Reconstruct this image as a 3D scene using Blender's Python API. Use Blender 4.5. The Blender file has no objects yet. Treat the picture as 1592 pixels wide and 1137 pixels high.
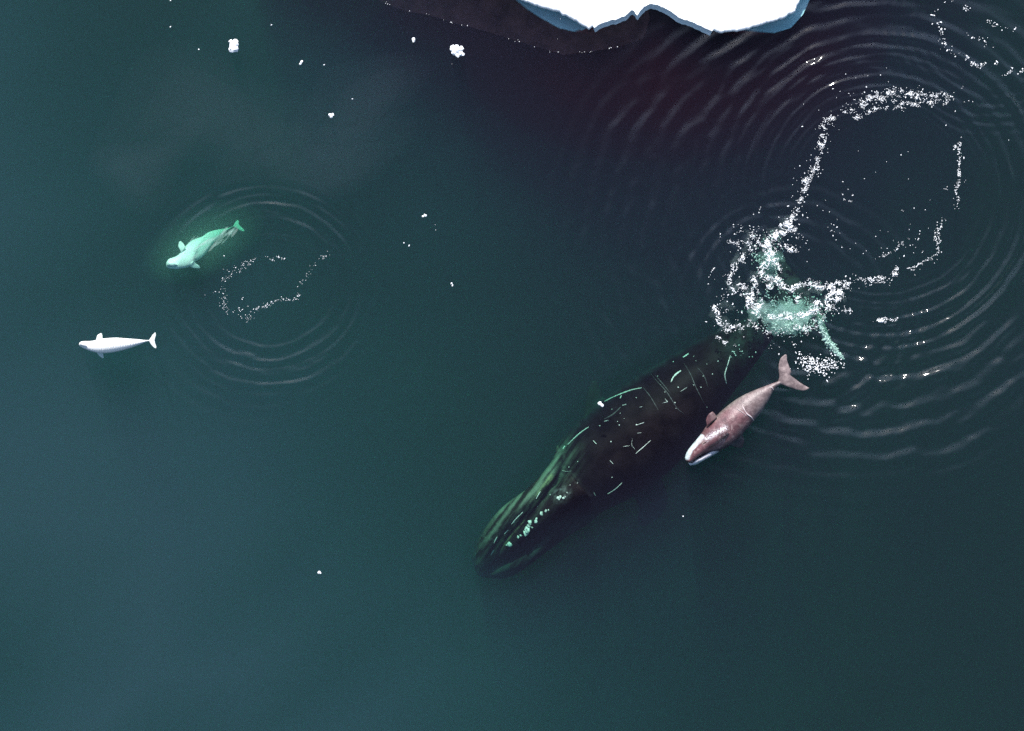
import bpy, math, random
import numpy as np
from mathutils import Vector
from mathutils.bvhtree import BVHTree

S = bpy.context.scene
col = S.collection
R = math.radians
random.seed(7)
rng = np.random.default_rng(7)

# ------------------------------------------------------------------ camera, sky, sun, exposure
H = 70.0          # camera height, metres; the frame is 39.8 m wide on the water (40 photo pixels to a metre)
cam = bpy.data.objects.new('camera', bpy.data.cameras.new('camera'))
col.objects.link(cam)
cam.location = (0, 0, H)
cam.data.sensor_width = 36
cam.data.lens = 36 * H / 39.8
cam.data.clip_start = 1
cam.data.clip_end = 3000
S.camera = cam

SUN_EL, SUN_AZ = R(38), R(-8)      # azimuth from +Y (up in the picture)
w = bpy.data.worlds.new("World"); S.world = w; w.use_nodes = True
nt = w.node_tree; nt.nodes.clear()
o_ = nt.nodes.new('ShaderNodeOutputWorld'); bg = nt.nodes.new('ShaderNodeBackground'); sk = nt.nodes.new('ShaderNodeTexSky')
sk.sky_type = 'NISHITA'; sk.sun_disc = False; sk.sun_elevation = SUN_EL; sk.sun_rotation = SUN_AZ
bg.inputs[1].default_value = 0.10
# added brightness over the northern (upper) half of the sky, for ripple contrast
tc_ = nt.nodes.new('ShaderNodeTexCoord'); sp_ = nt.nodes.new('ShaderNodeSeparateXYZ'); mr_ = nt.nodes.new('ShaderNodeMapRange'); mr_.interpolation_type = 'SMOOTHSTEP'
mr_.inputs[1].default_value = .12; mr_.inputs[2].default_value = .85; mr_.inputs[4].default_value = 1.0
north_boost = nt.nodes.new('ShaderNodeVectorMath'); north_boost.operation = 'SCALE'; north_boost.inputs[0].default_value = (5.5, 7.5, 11.0)
ad_ = nt.nodes.new('ShaderNodeVectorMath'); ad_.operation = 'ADD'
nt.links.new(tc_.outputs['Generated'], sp_.inputs[0]); nt.links.new(sp_.outputs[1], mr_.inputs[0]); nt.links.new(mr_.outputs[0], north_boost.inputs['Scale'])
nt.links.new(north_boost.outputs[0], ad_.inputs[0]); nt.links.new(sk.outputs[0], ad_.inputs[1])
nt.links.new(ad_.outputs[0], bg.inputs[0]); nt.links.new(bg.outputs[0], o_.inputs[0])
sd = bpy.data.lights.new('sun', 'SUN'); sd.energy = 5.0; sd.angle = R(0.5); sd.color = (1.0, 0.96, 0.9)
sun = bpy.data.objects.new('sun', sd); col.objects.link(sun)
sdir = Vector((math.sin(SUN_AZ) * math.cos(SUN_EL), math.cos(SUN_AZ) * math.cos(SUN_EL), math.sin(SUN_EL)))
sun.rotation_euler = sdir.to_track_quat('Z', 'Y').to_euler()
S.view_settings.view_transform = 'Standard'; S.view_settings.look = 'None'
S.view_settings.exposure = 0.45; S.view_settings.gamma = 1
S.cycles.volume_bounces = 3; S.cycles.max_bounces = 8; S.cycles.transparent_max_bounces = 16
S.cycles.use_denoising = False
S.cycles.caustics_reflective = False; S.cycles.caustics_refractive = False

# ------------------------------------------------------------------ helpers
def at(px, py, z=0.0):
    k = (H - z) / H / 40.0
    return Vector(((px - 796) * k, -(py - 568.5) * k, z))
def tag(o, label=None, cat=None, group=None, kind=None):
    for k, v in (('label', label), ('category', cat), ('group', group), ('kind', kind)):
        if v: o[k] = v
    return o
def link(name, verts, faces, mat, parent=None, smooth=True):
    me = bpy.data.meshes.new(name)
    me.from_pydata([tuple(v) for v in verts], [], faces)
    me.materials.append(mat); me.polygons.foreach_set('use_smooth', [smooth] * len(me.polygons)); me.update()
    o = bpy.data.objects.new(name, me); col.objects.link(o)
    if parent: o.parent = parent
    return o
def mesh_np(name, V, F, mat, smooth=True):
    """V (n,3), F (m,4) arrays -> one quad mesh object"""
    me = bpy.data.meshes.new(name)
    me.vertices.add(len(V)); me.vertices.foreach_set('co', V.astype(np.float32).ravel())
    me.loops.add(F.size); me.loops.foreach_set('vertex_index', F.astype(np.int32).ravel())
    me.polygons.add(len(F)); me.polygons.foreach_set('loop_start', np.arange(0, F.size, 4, dtype=np.int32))
    me.polygons.foreach_set('loop_total', np.full(len(F), 4, dtype=np.int32))
    me.polygons.foreach_set('use_smooth', np.full(len(F), smooth))
    me.materials.append(mat); me.update(calc_edges=True); me.validate()
    o = bpy.data.objects.new(name, me); col.objects.link(o); return o
def gnoise(x, y, seed=0):
    """2-D gradient noise in numpy, about -1..1"""
    xi = np.floor(x).astype(np.int64); yi = np.floor(y).astype(np.int64)
    xf = x - xi; yf = y - yi
    def g(ix, iy):
        h = (ix * 374761393 + iy * 668265263 + seed * 974711) & 0x7fffffff
        h = ((h ^ (h >> 13)) * 1274126177) & 0x7fffffff
        a = (h ^ (h >> 16)) % 4096 / 4096.0 * 2 * np.pi
        return np.cos(a), np.sin(a)
    def d(ix, iy, fx, fy):
        gx, gy = g(ix, iy); return gx * fx + gy * fy
    u = xf * xf * xf * (xf * (xf * 6 - 15) + 10); v = yf * yf * yf * (yf * (yf * 6 - 15) + 10)
    a = d(xi, yi, xf, yf); b = d(xi + 1, yi, xf - 1, yf); c = d(xi, yi + 1, xf, yf - 1); e = d(xi + 1, yi + 1, xf - 1, yf - 1)
    return 1.5 * ((a * (1 - u) + b * u) * (1 - v) + (c * (1 - u) + e * u) * v)
def fbm(x, y, seed=0, n=4):
    s = 0; a = 1; t = 0
    for i in range(n):
        s = s + a * gnoise(x * 2 ** i, y * 2 ** i, seed + i * 17); t += a; a *= .55
    return s / t * 1.3
def sstep(a, b, x):
    t = np.clip((x - a) / (b - a), 0, 1); return t * t * (3 - 2 * t)
def polydist(X, Y, pts):
    """distance to a polyline and the parameter 0..1 along it"""
    D = np.full(X.shape, 1e9); T = np.zeros(X.shape); n = len(pts) - 1
    for i in range(n):
        (x0, y0), (x1, y1) = pts[i], pts[i + 1]
        dx, dy = x1 - x0, y1 - y0; L = dx * dx + dy * dy + 1e-9
        t = np.clip(((X - x0) * dx + (Y - y0) * dy) / L, 0, 1)
        d = np.hypot(X - x0 - t * dx, Y - y0 - t * dy)
        m = d < D; D = np.where(m, d, D); T = np.where(m, (i + t) / n, T)
    return D, T
def inside(X, Y, poly):
    r = np.zeros(X.shape, bool); n = len(poly)
    for i in range(n):
        x0, y0 = poly[i]; x1, y1 = poly[(i + 1) % n]
        c = (y0 > Y) != (y1 > Y)
        r ^= c & (X < (x1 - x0) * (Y - y0) / ((y1 - y0) if y1 != y0 else 1e-9) + x0)
    return r
def smooth_path(P, n):
    """resample points (lists of equal-length tuples) by centripetal-like Catmull-Rom, n samples even in arc length"""
    P = np.array(P, float); m = len(P)
    Q = np.vstack([2 * P[0] - P[1], P, 2 * P[-1] - P[-2]])
    out = []
    for i in range(m - 1):
        p0, p1, p2, p3 = Q[i:i + 4]
        for t in np.linspace(0, 1, 24, endpoint=(i == m - 2)):
            out.append(.5 * (2 * p1 + (p2 - p0) * t + (2 * p0 - 5 * p1 + 4 * p2 - p3) * t * t + (3 * p1 - p0 - 3 * p2 + p3) * t ** 3))
    out = np.array(out)
    L = np.r_[0, np.cumsum(np.hypot(*(np.diff(out[:, :2], axis=0).T)))]
    s = np.linspace(0, L[-1], n)
    return np.column_stack([np.interp(s, L, out[:, k]) for k in range(P.shape[1])])

# ------------------------------------------------------------------ materials
def new_mat(name):
    m = bpy.data.materials.new(name); m.use_nodes = True
    return m, m.node_tree, m.node_tree.nodes['Principled BSDF']
def N(nt, t, **kw):
    n = nt.nodes.new(t)
    for k, v in kw.items():
        if k in n.inputs: n.inputs[k].default_value = v
        else: setattr(n, k, v)
    return n
def skin_mat(name, c1, c2, rough=.35, scale=3.0, bump=.02, bscale=14, attr=False, spec=.4, ramp=(.35, .65)):
    m, nt, p = new_mat(name)
    tc = N(nt, 'ShaderNodeTexCoord'); no = N(nt, 'ShaderNodeTexNoise', Scale=scale, Detail=8.0, Roughness=.6)
    nt.links.new(tc.outputs['Object'], no.inputs['Vector'])
    rp = N(nt, 'ShaderNodeValToRGB'); rp.color_ramp.elements[0].position = ramp[0]; rp.color_ramp.elements[1].position = ramp[1]
    rp.color_ramp.elements[0].color = (*c1, 1); rp.color_ramp.elements[1].color = (*c2, 1)
    nt.links.new(no.outputs['Fac'], rp.inputs['Fac'])
    out = rp.outputs['Color']
    if attr:      # the animal's own pattern plus painted water fade and highlight, multiplied with the mottling
        at_ = N(nt, 'ShaderNodeAttribute', attribute_name='markings_and_light')
        mx = N(nt, 'ShaderNodeMix', data_type='RGBA', blend_type='MULTIPLY'); mx.inputs[0].default_value = 1
        nt.links.new(at_.outputs['Color'], mx.inputs[6]); nt.links.new(out, mx.inputs[7]); out = mx.outputs[2]
    nt.links.new(out, p.inputs['Base Color'])
    p.inputs['Roughness'].default_value = rough; p.inputs['Specular IOR Level'].default_value = spec
    b2 = N(nt, 'ShaderNodeTexNoise', Scale=bscale, Detail=6.0); nt.links.new(tc.outputs['Object'], b2.inputs['Vector'])
    bp = N(nt, 'ShaderNodeBump', Strength=.6, Distance=bump); nt.links.new(b2.outputs['Fac'], bp.inputs['Height'])
    nt.links.new(bp.outputs['Normal'], p.inputs['Normal'])
    return m
M = {}
M['adult'] = skin_mat('bowhead_skin', (.75, .75, .75), (1, 1, 1), .5, 2.0, .02, 10, attr=True, spec=.03)
M['calf'] = skin_mat('calf_skin', (.6, .58, .6), (1.0, 1.0, 1.0), .42, 5.0, .02, 22, attr=True, spec=.5)
M['beluga'] = skin_mat('beluga_skin', (.80, .80, .77), (.88, .88, .85), .4, 2.5, .01, 12, spec=.4)
M['scar'] = skin_mat('scar_tissue', (.62, .52, .52), (.92, .80, .78), .6, 9, .01, 20)
M['faint_scar'] = skin_mat('faint_scar_tissue', (.05, .04, .045), (.10, .085, .09), .6, 4, .01, 20)
M['patch'] = skin_mat('white_head_skin', (.30, .28, .26), (.93, .86, .82), .6, 9, .01, 20, ramp=(.4, .6))
M['foam'] = skin_mat('foam_white', (.93, .93, .93), (.97, .97, .97), .6, 12, .01, 40, spec=.3)
M['ice'] = skin_mat('sea_ice_snow', (.86, .88, .90), (.93, .94, .95), .7, 1.2, .08, 3, spec=.3)
M['shelf'] = skin_mat('submerged_ice', (.42, .60, .74), (.56, .72, .84), .5, .8, .05, 2, spec=.2)
M['bubbles'] = skin_mat('churned_bubbles', (.35, .42, .39), (.75, .80, .76), .9, 3.5, .05, 8, spec=.0)

# ------------------------------------------------------------------ the sea: body of water (a volume), its bed, its surface
m, nt, p = new_mat('sea_bed_silt'); p.inputs['Roughness'].default_value = 1; p.inputs['Specular IOR Level'].default_value = 0
tc = N(nt, 'ShaderNodeTexCoord'); no = N(nt, 'ShaderNodeTexNoise', Scale=.10, Detail=5.0)
rp = N(nt, 'ShaderNodeValToRGB'); rp.color_ramp.elements[0].color = (.03, .03, .03, 1); rp.color_ramp.elements[1].color = (.50, .42, .50, 1)
rp.color_ramp.elements[0].position = .15; rp.color_ramp.elements[1].position = .85
nt.links.new(tc.outputs['Object'], no.inputs['Vector']); nt.links.new(no.outputs['Fac'], rp.inputs['Fac']); nt.links.new(rp.outputs[0], p.inputs['Base Color'])
BED = -13.0
bed = link('sea_floor', [(-900, -900, BED), (900, -900, BED), (900, 900, BED), (-900, 900, BED)], [(0, 1, 2, 3)], m, smooth=False)
tag(bed, kind='structure')

m = bpy.data.materials.new('sea_water_body'); m.use_nodes = True; nt = m.node_tree; nt.nodes.clear()
out = N(nt, 'ShaderNodeOutputMaterial'); add = N(nt, 'ShaderNodeAddShader')
vs = N(nt, 'ShaderNodeVolumeScatter'); va = N(nt, 'ShaderNodeVolumeAbsorption')
SS = (.018, .0115, .024)            # scattering per metre
SA = (.36, .125, .190)             # absorption per metre
vs.inputs['Density'].default_value = .1; vs.inputs['Color'].default_value = (*[s / .1 for s in SS], 1); vs.inputs['Anisotropy'].default_value = 0
va.inputs['Density'].default_value = .5; va.inputs['Color'].default_value = (*[1 - s / .5 for s in SA], 1)
nt.links.new(vs.outputs[0], add.inputs[0]); nt.links.new(va.outputs[0], add.inputs[1]); nt.links.new(add.outputs[0], out.inputs['Volume'])
W = 800; zb, ztop = BED - 1, 0.0
bv = [(x, y, z) for z in (zb, ztop) for (x, y) in ((-W, -W), (W, -W), (W, W), (-W, W))]
sea = link('water', bv, [(3, 2, 1, 0), (4, 5, 6, 7), (0, 1, 5, 4), (1, 2, 6, 5), (2, 3, 7, 6), (3, 0, 4, 7)], m, smooth=False)
tag(sea, kind='structure')

ROOTS = {}
def murk(name, V, F, ss, kind='stuff', label=None, cat=None):
    """extra cloudiness: a closed shape under the water that scatters a little more light than the clear water round it"""
    m = bpy.data.materials.new(name); m.use_nodes = True; nt = m.node_tree; nt.nodes.clear()
    out = N(nt, 'ShaderNodeOutputMaterial'); v_ = N(nt, 'ShaderNodeVolumeScatter'); d = max(ss)
    v_.inputs['Density'].default_value = d; v_.inputs['Color'].default_value = (*[q / d for q in ss], 1)
    nt.links.new(v_.outputs[0], out.inputs['Volume'])
    if label is None:
        o = link(name, V, F, m); tag(o, kind=kind); return o
    if label not in ROOTS:                       # one cloud = one thing; its overlapping puffs are its pieces
        r = bpy.data.objects.new(name, None); col.objects.link(r); tag(r, label, cat, kind=kind); ROOTS[label] = r
    o = link('puff', V, F, m, ROOTS[label]); tag(o, kind=kind); return o
# an added scattering bank, imitating brighter sky reflection at left; lies close under the surface at the left and bottom of the view and sinks away to the upper right
gn = 41; gx, gy = np.meshgrid(np.linspace(-70, 70, gn), np.linspace(-60, 60, gn))
def bank_top(x, y):
    d = (x + .55 * y) / 15.0                     # grows to the right and up
    return -.25 - 6.5 * sstep(-1.4, 1.9, d + .35 * fbm(x / 14, y / 14, 91, 3)) - 1.2 * np.clip(fbm(x / 9, y / 9, 92, 3) + .2, 0, 1)
zt_ = bank_top(gx, gy); V = [Vector(q) for q in zip(gx.ravel(), gy.ravel(), zt_.ravel())] + [Vector(q) for q in zip(gx.ravel(), gy.ravel(), np.full(gn * gn, -12.5))]
F = []; G = gn * gn
for i in range(gn - 1):
    for j in range(gn - 1):
        a_ = i * gn + j; F.append((a_, a_ + 1, a_ + gn + 1, a_ + gn)); F.append((G + a_, G + a_ + gn, G + a_ + gn + 1, G + a_ + 1))
rim = [j for j in range(gn)] + [i * gn + gn - 1 for i in range(1, gn)] + [(gn - 1) * gn + j for j in range(gn - 2, -1, -1)] + [i * gn for i in range(gn - 2, 0, -1)]
for k in range(len(rim)):
    a_, b_ = rim[k], rim[(k + 1) % len(rim)]; F.append((b_, a_, G + a_, G + b_))
murk('added_scatter_bank', V, F, (.028, .0285, .052), 'structure')

m = bpy.data.materials.new('water_surface'); m.use_nodes = True; nt = m.node_tree; nt.nodes.clear()
out = N(nt, 'ShaderNodeOutputMaterial'); mix = N(nt, 'ShaderNodeMixShader'); tr = N(nt, 'ShaderNodeBsdfTransparent'); gl = N(nt, 'ShaderNodeBsdfGlossy', Roughness=.04)
lw = N(nt, 'ShaderNodeLayerWeight', Blend=.5); pw = N(nt, 'ShaderNodeMath', operation='POWER'); pw.inputs[1].default_value = 5   # Schlick, the same from both sides
fr = N(nt, 'ShaderNodeMapRange'); fr.inputs[3].default_value = .028; fr.inputs[4].default_value = 1.0
nt.links.new(lw.outputs['Facing'], pw.inputs[0]); nt.links.new(pw.outputs[0], fr.inputs[0])
ga = N(nt, 'ShaderNodeAttribute', attribute_name='sheen'); mu = N(nt, 'ShaderNodeMath', operation='MULTIPLY')
tc = N(nt, 'ShaderNodeTexCoord'); no = N(nt, 'ShaderNodeTexNoise', Scale=2.2, Detail=4.0); bp = N(nt, 'ShaderNodeBump', Strength=.15, Distance=.03)
nt.links.new(tc.outputs['Object'], no.inputs['Vector']); nt.links.new(no.outputs['Fac'], bp.inputs['Height'])
nt.links.new(bp.outputs['Normal'], gl.inputs['Normal']); nt.links.new(bp.outputs['Normal'], lw.inputs['Normal'])
nt.links.new(fr.outputs[0], mu.inputs[0]); nt.links.new(ga.outputs['Fac'], mu.inputs[1]); nt.links.new(mu.outputs[0], mix.inputs[0])
nt.links.new(tr.outputs[0], mix.inputs[1]); nt.links.new(gl.outputs[0], mix.inputs[2]); nt.links.new(mix.outputs[0], out.inputs['Surface'])
M['surface'] = m

def ring(X, Y, cx, cy, wav, r0, r1, amp, sx=1.0, sy=1.0, soft=.25, rot=0.0, ang=None, warp=.2, seed=1):
    """a train of circular waves round (cx, cy), photo pixels; ang = (direction deg, spread deg) where it is strongest"""
    dx, dy = X - cx, Y - cy
    c, s = math.cos(R(rot)), math.sin(R(rot)); u, v = (c * dx + s * dy) / sx, (-s * dx + c * dy) / sy
    r = np.hypot(u, v) + warp * wav * fbm(X / 90, Y / 90, seed, 3) * 1.6
    k = (r1 - r0) * soft
    env = sstep(r0 - k * .3, r0 + k, r) * (1 - sstep(r1 - 2 * k, r1, r))
    if ang:
        th = np.degrees(np.arctan2(dy, dx)); d = np.abs((th - ang[0] + 180) % 360 - 180)
        env = env * (.40 + .60 * np.exp(-(d / ang[1]) ** 2))
    env = env * (.70 + .55 * np.clip(.5 + fbm(X / 60, Y / 60, seed + 5, 2), 0, 1))
    return amp * env * np.sin(2 * np.pi * r / wav)
def sea_height(X, Y):
    h = np.zeros(X.shape)
    # rings of the dived beluga, left
    h += ring(X, Y, 418, 440, 21, 95, 205, .026, 1, .93, ang=(85, 62), seed=3)
    h += ring(X, Y, 418, 440, 9, 60, 130, .0055, 1.15, .80, ang=(-70, 60), seed=4)
    h += ring(X, Y, 412, 440, 19, 105, 215, .011, 1, .85, ang=(-135, 50), seed=5)
    h += ring(X, Y, 400, 490, 26, 120, 220, .014, 1, .9, ang=(150, 50), seed=6)
    h += ring(X, Y, 455, 470, 9, 25, 70, .005, 1.4, .6, ang=(60, 60), seed=7)
    h += ring(X, Y, 418, 440, 13, 95, 190, .009, 1, .92, seed=21)
    # great ring on the right
    h += ring(X, Y, 1370, 300, 16, 150, 330, .008, 1, 1, seed=22)
    h += ring(X, Y, 1300, 380, 30, 230, 480, .026, 1.05, 1, ang=(170, 45), seed=23)
    h += ring(X, Y, 1370, 300, 24, 170, 400, .016, 1, 1, ang=(0, 60), seed=24)
    h += ring(X, Y, 1370, 300, 22, 150, 330, .028, 1, 1.0, ang=(35, 45), seed=10)
    h += ring(X, Y, 1370, 300, 11, 125, 215, .007, 1, 1, ang=(-20, 60), seed=11)
    h += ring(X, Y, 1370, 310, 13, 140, 230, .013, 1, .95, ang=(70, 38), seed=18)
    h += ring(X, Y, 1370, 300, 10, 150, 260, .0062, 1, 1, ang=(-120, 60), seed=12)
    h += ring(X, Y, 1380, 310, 34, 200, 480, .020, 1.05, .9, ang=(-160, 42), seed=13)
    h += ring(X, Y, 1350, 330, 40, 240, 470, .042, 1, .95, ang=(78, 50), seed=14)
    # splash round the flukes
    h += ring(X, Y, 1205, 465, 20, 92, 190, .014, .95, 1, ang=(-170, 70), seed=15)
    h += ring(X, Y, 1240, 480, 25, 90, 230, .030, 1, 1, ang=(25, 60), seed=16)
    h += ring(X, Y, 1545, 30, 15, 95, 200, .012, 1, 1, ang=(120, 55), seed=17)
    h *= 1.5
    h += .0018 * fbm(X / 12, Y / 12, 30, 3) + .004 * fbm(X / 70, Y / 70, 31, 2)
    return h

ADULT_L = [(742, 894), (734, 864), (752, 822), (792, 785), (832, 748), (858, 716), (868, 690), (893, 662), (935, 624), (990, 586), (1050, 550), (1105, 520), (1150, 500), (1185, 474), (1212, 448)]
ADULT_R = [(752, 898), (782, 900), (815, 885), (850, 856), (880, 826), (910, 808), (945, 792), (992, 768), (1035, 738), (1072, 700), (1108, 655), (1140, 610), (1172, 568), (1205, 520), (1228, 474)]
HOLE_ADULT = [(p[0] - 8, p[1] - 8) for p in ADULT_L[:13]] + [(p[0] + 6, p[1] + 6) for p in ADULT_R[::-1][2:]] + [(745, 905)]
HOLE_ADULT = HOLE_ADULT + []
HOLE_BELUGA = [(250, 416), (262, 385), (290, 372), (330, 352), (365, 340), (388, 345), (390, 378), (360, 392), (325, 408), (302, 430), (262, 424)]
def build_surface():
    ix = np.r_[-780, -500, -300, -180, -100, -60, -36, -26, np.arange(-21.6, 21.6, .062), 22, 26, 36, 60, 100, 180, 300, 500, 780]
    iy = np.r_[-780, -500, -300, -180, -100, -60, -30, -20, np.arange(-15.4, 15.4, .062), 16, 20, 30, 60, 100, 180, 300, 500, 780]
    gx, gy = np.meshgrid(ix, iy)
    X, Y = gx * 40 + 796, 568.5 - gy * 40
    fade = 1 - sstep(22, 60, np.maximum(np.abs(gx), np.abs(gy) * 1.3))
    Z = sea_height(X, Y) * fade + .02
    sheen = np.ones(X.shape)
    hole = np.zeros(X.shape, bool)
    for poly in (HOLE_ADULT, HOLE_BELUGA):
        ins = inside(X, Y, poly); hole |= ins
        d, _ = polydist(X, Y, poly + [poly[0]])
        sheen *= np.where(ins, 0, sstep(0, 26, d))
    ny, nx = X.shape
    idx = np.arange(nx * ny).reshape(ny, nx)
    F = np.stack([idx[:-1, :-1], idx[:-1, 1:], idx[1:, 1:], idx[1:, :-1]], -1).reshape(-1, 4)
    F = F[~hole.ravel()[F].all(1)]
    used = np.unique(F); remap = np.zeros(nx * ny, int); remap[used] = np.arange(len(used))
    V = np.stack([gx, gy, Z], -1).reshape(-1, 3)[used]
    o = mesh_np('water_surface', V, remap[F], M['surface'])
    a = o.data.attributes.new('sheen', 'FLOAT', 'POINT'); a.data.foreach_set('value', sheen.ravel()[used].astype(np.float32))
    tag(o, kind='structure')
build_surface()

# ------------------------------------------------------------------ animals
def loft(Lp, Rp, zc, hh, n, seg=28, sq=1.0, roll=0.0, close=True):
    """ring of vertices at each station between two outline curves; zc centre height, hh half thickness (lists over the length)"""
    Ls, Rs = smooth_path(Lp, n), smooth_path(Rp, n)
    s = np.linspace(0, 1, n)
    zc = np.interp(s, np.linspace(0, 1, len(zc)), zc); hh = np.interp(s, np.linspace(0, 1, len(hh)), hh)
    V, F = [], []
    for i in range(n):
        a, b = at(*Ls[i], zc[i]), at(*Rs[i], zc[i])
        c, r = (a + b) / 2, (b - a) / 2
        for j in range(seg):
            t = 2 * math.pi * j / seg
            ct, st = math.cos(t), math.sin(t)
            ct = math.copysign(abs(ct) ** sq, ct); st = math.copysign(abs(st) ** sq, st)
            V.append(c + r * ct + Vector((0, 0, hh[i] * st)))
    for i in range(n - 1):
        for j in range(seg):
            k = (j + 1) % seg
            F.append((i * seg + j, i * seg + k, (i + 1) * seg + k, (i + 1) * seg + j))
    if close:
        F.append(tuple(range(seg))[::-1]); F.append(tuple(range((n - 1) * seg, n * seg)))
    return V, F
def fuse(name, shells, voxel, mat, smooth_it=4):
    """join overlapping closed shells into ONE continuous skin"""
    V, F = [], []
    for v, f in shells:
        o = len(V); V += v; F += [tuple(i + o for i in q) for q in f]
    ob = link(name, V, F, mat)
    import bmesh
    bm = bmesh.new(); bm.from_mesh(ob.data); bmesh.ops.recalc_face_normals(bm, faces=bm.faces); bm.to_mesh(ob.data); bm.free()
    r = ob.modifiers.new('r', 'REMESH'); r.mode = 'VOXEL'; r.voxel_size = voxel; r.use_smooth_shade = True
    s = ob.modifiers.new('s', 'SMOOTH'); s.iterations = smooth_it; s.factor = .5
    dg = bpy.context.evaluated_depsgraph_get()
    me = bpy.data.meshes.new_from_object(ob.evaluated_get(dg))
    ob.modifiers.clear(); old = ob.data; ob.data = me; bpy.data.meshes.remove(old)
    me.materials.clear(); me.materials.append(mat)
    me.polygons.foreach_set('use_smooth', [True] * len(me.polygons))
    return ob
def verts_px(ob):
    n = len(ob.data.vertices); c = np.empty(n * 3); ob.data.vertices.foreach_get('co', c); c = c.reshape(-1, 3)
    k = H / (H - c[:, 2]) * 40
    return c, c[:, 0] * k + 796, 568.5 - c[:, 1] * k
def paint(ob, rgb):
    a = ob.data.attributes.new('markings_and_light', 'FLOAT_COLOR', 'POINT')
    a.data.foreach_set('color', np.column_stack([rgb, np.ones(len(rgb))]).astype(np.float32).ravel())
def mixc(a, b, t):
    t = np.clip(t, 0, 1)[:, None]; return a * (1 - t) + b * t

# --- adult bowhead
zc = [-3.6, -3.5, -3.4, -3.3, -3.25, -3.15, -3.0, -2.95, -2.9, -2.9, -2.8, -2.6, -2.4, -2.0, -1.6]
hh = [.15, .75, 1.0, 1.2, 1.55, 2.0, 2.25, 2.33, 2.33, 2.2, 1.85, 1.5, 1.1, .6, .3]
body = loft(ADULT_L, ADULT_R, zc, hh, 110, 56)
# arched upper jaw running as a ridge along the head, between the two lower lips
rostrum = loft([(756, 880), (775, 851), (800, 822), (828, 796), (852, 770), (885, 735)], [(766, 886), (790, 865), (818, 842), (848, 818), (876, 800), (920, 775)],
               [-2.9, -2.3, -1.9, -1.7, -1.55, -1.45], [.15, .32, .45, .55, .75, .9], 40, 28)
lipL = loft([(738, 880), (745, 838), (776, 793), (825, 755), (858, 716), (866, 690)], [(752, 884), (775, 850), (803, 815), (835, 783), (866, 745), (880, 712)],
            [-2.7, -2.3, -2.0, -1.85, -1.85, -2.1], [.25, .55, .65, .65, .55, .3], 44, 24)
lipR = loft([(760, 892), (795, 868), (825, 845), (858, 820), (885, 805), (905, 790)], [(765, 897), (812, 884), (850, 858), (886, 832), (915, 815), (930, 802)],
            [-2.9, -2.7, -2.6, -2.6, -2.7, -2.9], [.1, .4, .55, .6, .5, .3], 40, 24)
finL = loft([(905, 690), (908, 640), (912, 612), (920, 590)], [(950, 668), (936, 640), (938, 616), (928, 592)], [-3.1, -3.2, -3.1, -3.0], [.3, .2, .12, .04], 26, 16)
finR = loft([(1030, 745), (1040, 775), (1030, 800), (1010, 815)], [(980, 765), (992, 790), (990, 812), (1000, 820)], [-4.2, -5.0, -5.6, -6.0], [.3, .2, .12, .04], 26, 16)
# flukes: from the left tip across the stock to the right tip
fluke = loft([(1186, 366), (1184, 390), (1200, 425), (1216, 452), (1240, 478), (1262, 502), (1276, 528), (1292, 549), (1311, 561)],
             [(1190, 364), (1206, 385), (1226, 412), (1246, 436), (1264, 462), (1279, 494), (1290, 521), (1302, 541), (1314, 556)],
             [-1.6, -1.6, -1.5, -1.4, -1.4, -1.3, -1.1, -1.0], [.03, .09, .14, .22, .22, .14, .09, .03], 60, 16)
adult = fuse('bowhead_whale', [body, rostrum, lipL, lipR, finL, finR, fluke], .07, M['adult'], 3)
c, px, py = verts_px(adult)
mo = np.clip(.9 + 1.1 * fbm(px / 26, py / 26, 53, 5), .25, 2.4)[:, None]
base = np.array([[.011, .0062, .007]]) * mo
streak = fbm((.59 * px - .81 * py) / 75, (.81 * px + .59 * py) / 6.5, 51, 3) + .25 * fbm(px / 7, py / 7, 50, 3)   # runs along the lip
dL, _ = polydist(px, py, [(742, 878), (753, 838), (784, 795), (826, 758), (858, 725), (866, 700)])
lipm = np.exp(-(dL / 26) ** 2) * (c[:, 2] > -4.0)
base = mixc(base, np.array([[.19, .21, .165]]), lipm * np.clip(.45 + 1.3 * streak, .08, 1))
dT, _ = polydist(px, py, [(764, 868), (786, 836), (812, 806), (838, 772), (858, 742)])
base = mixc(base, np.array([[.50, .50, .24]]), np.exp(-(dT / 4.5) ** 2) * np.clip(.1 + 1.8 * streak, 0, 1))
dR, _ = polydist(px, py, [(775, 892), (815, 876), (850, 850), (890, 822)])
base = mixc(base, np.array([[.045, .055, .055]]), np.exp(-(dR / 28) ** 2) * np.clip(.45 + 1.5 * streak, 0, 1))  # grey lip streaks, also faded toward water brightness in the colour
base = mixc(base, np.array([[.035, .055, .058]]), sstep(-1.7, -3.0, c[:, 2]) * np.clip(.75 + 1.0 * fbm(px / 14, py / 14, 57, 3), 0, 1))  # flanks paled with depth: water haze painted into the skin colour
dC = np.hypot(px - 748, py - 880); base = mixc(base, np.array([[.09, .115, .09]]), np.exp(-(dC / 26) ** 2) * np.clip(.4 + 1.4 * streak, 0, 1))  # chin paled toward water brightness: haze put into the colour
dB, _ = polydist(px, py, [(862, 764), (874, 758), (884, 766), (876, 778), (864, 776), (862, 764)])
base = mixc(base, np.array([[.13, .13, .13]]), np.exp(-(dB / 5.0) ** 2) * np.clip(.3 + 1.2 * fbm(px / 5, py / 5, 58, 3), 0, .8))
dF, _ = polydist(px, py, [(925, 590), (918, 625), (910, 650)])
base = mixc(base, np.array([[.035, .05, .04]]), np.exp(-(dF / 14) ** 2) * (c[:, 2] < -2.6) * .8)
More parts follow.
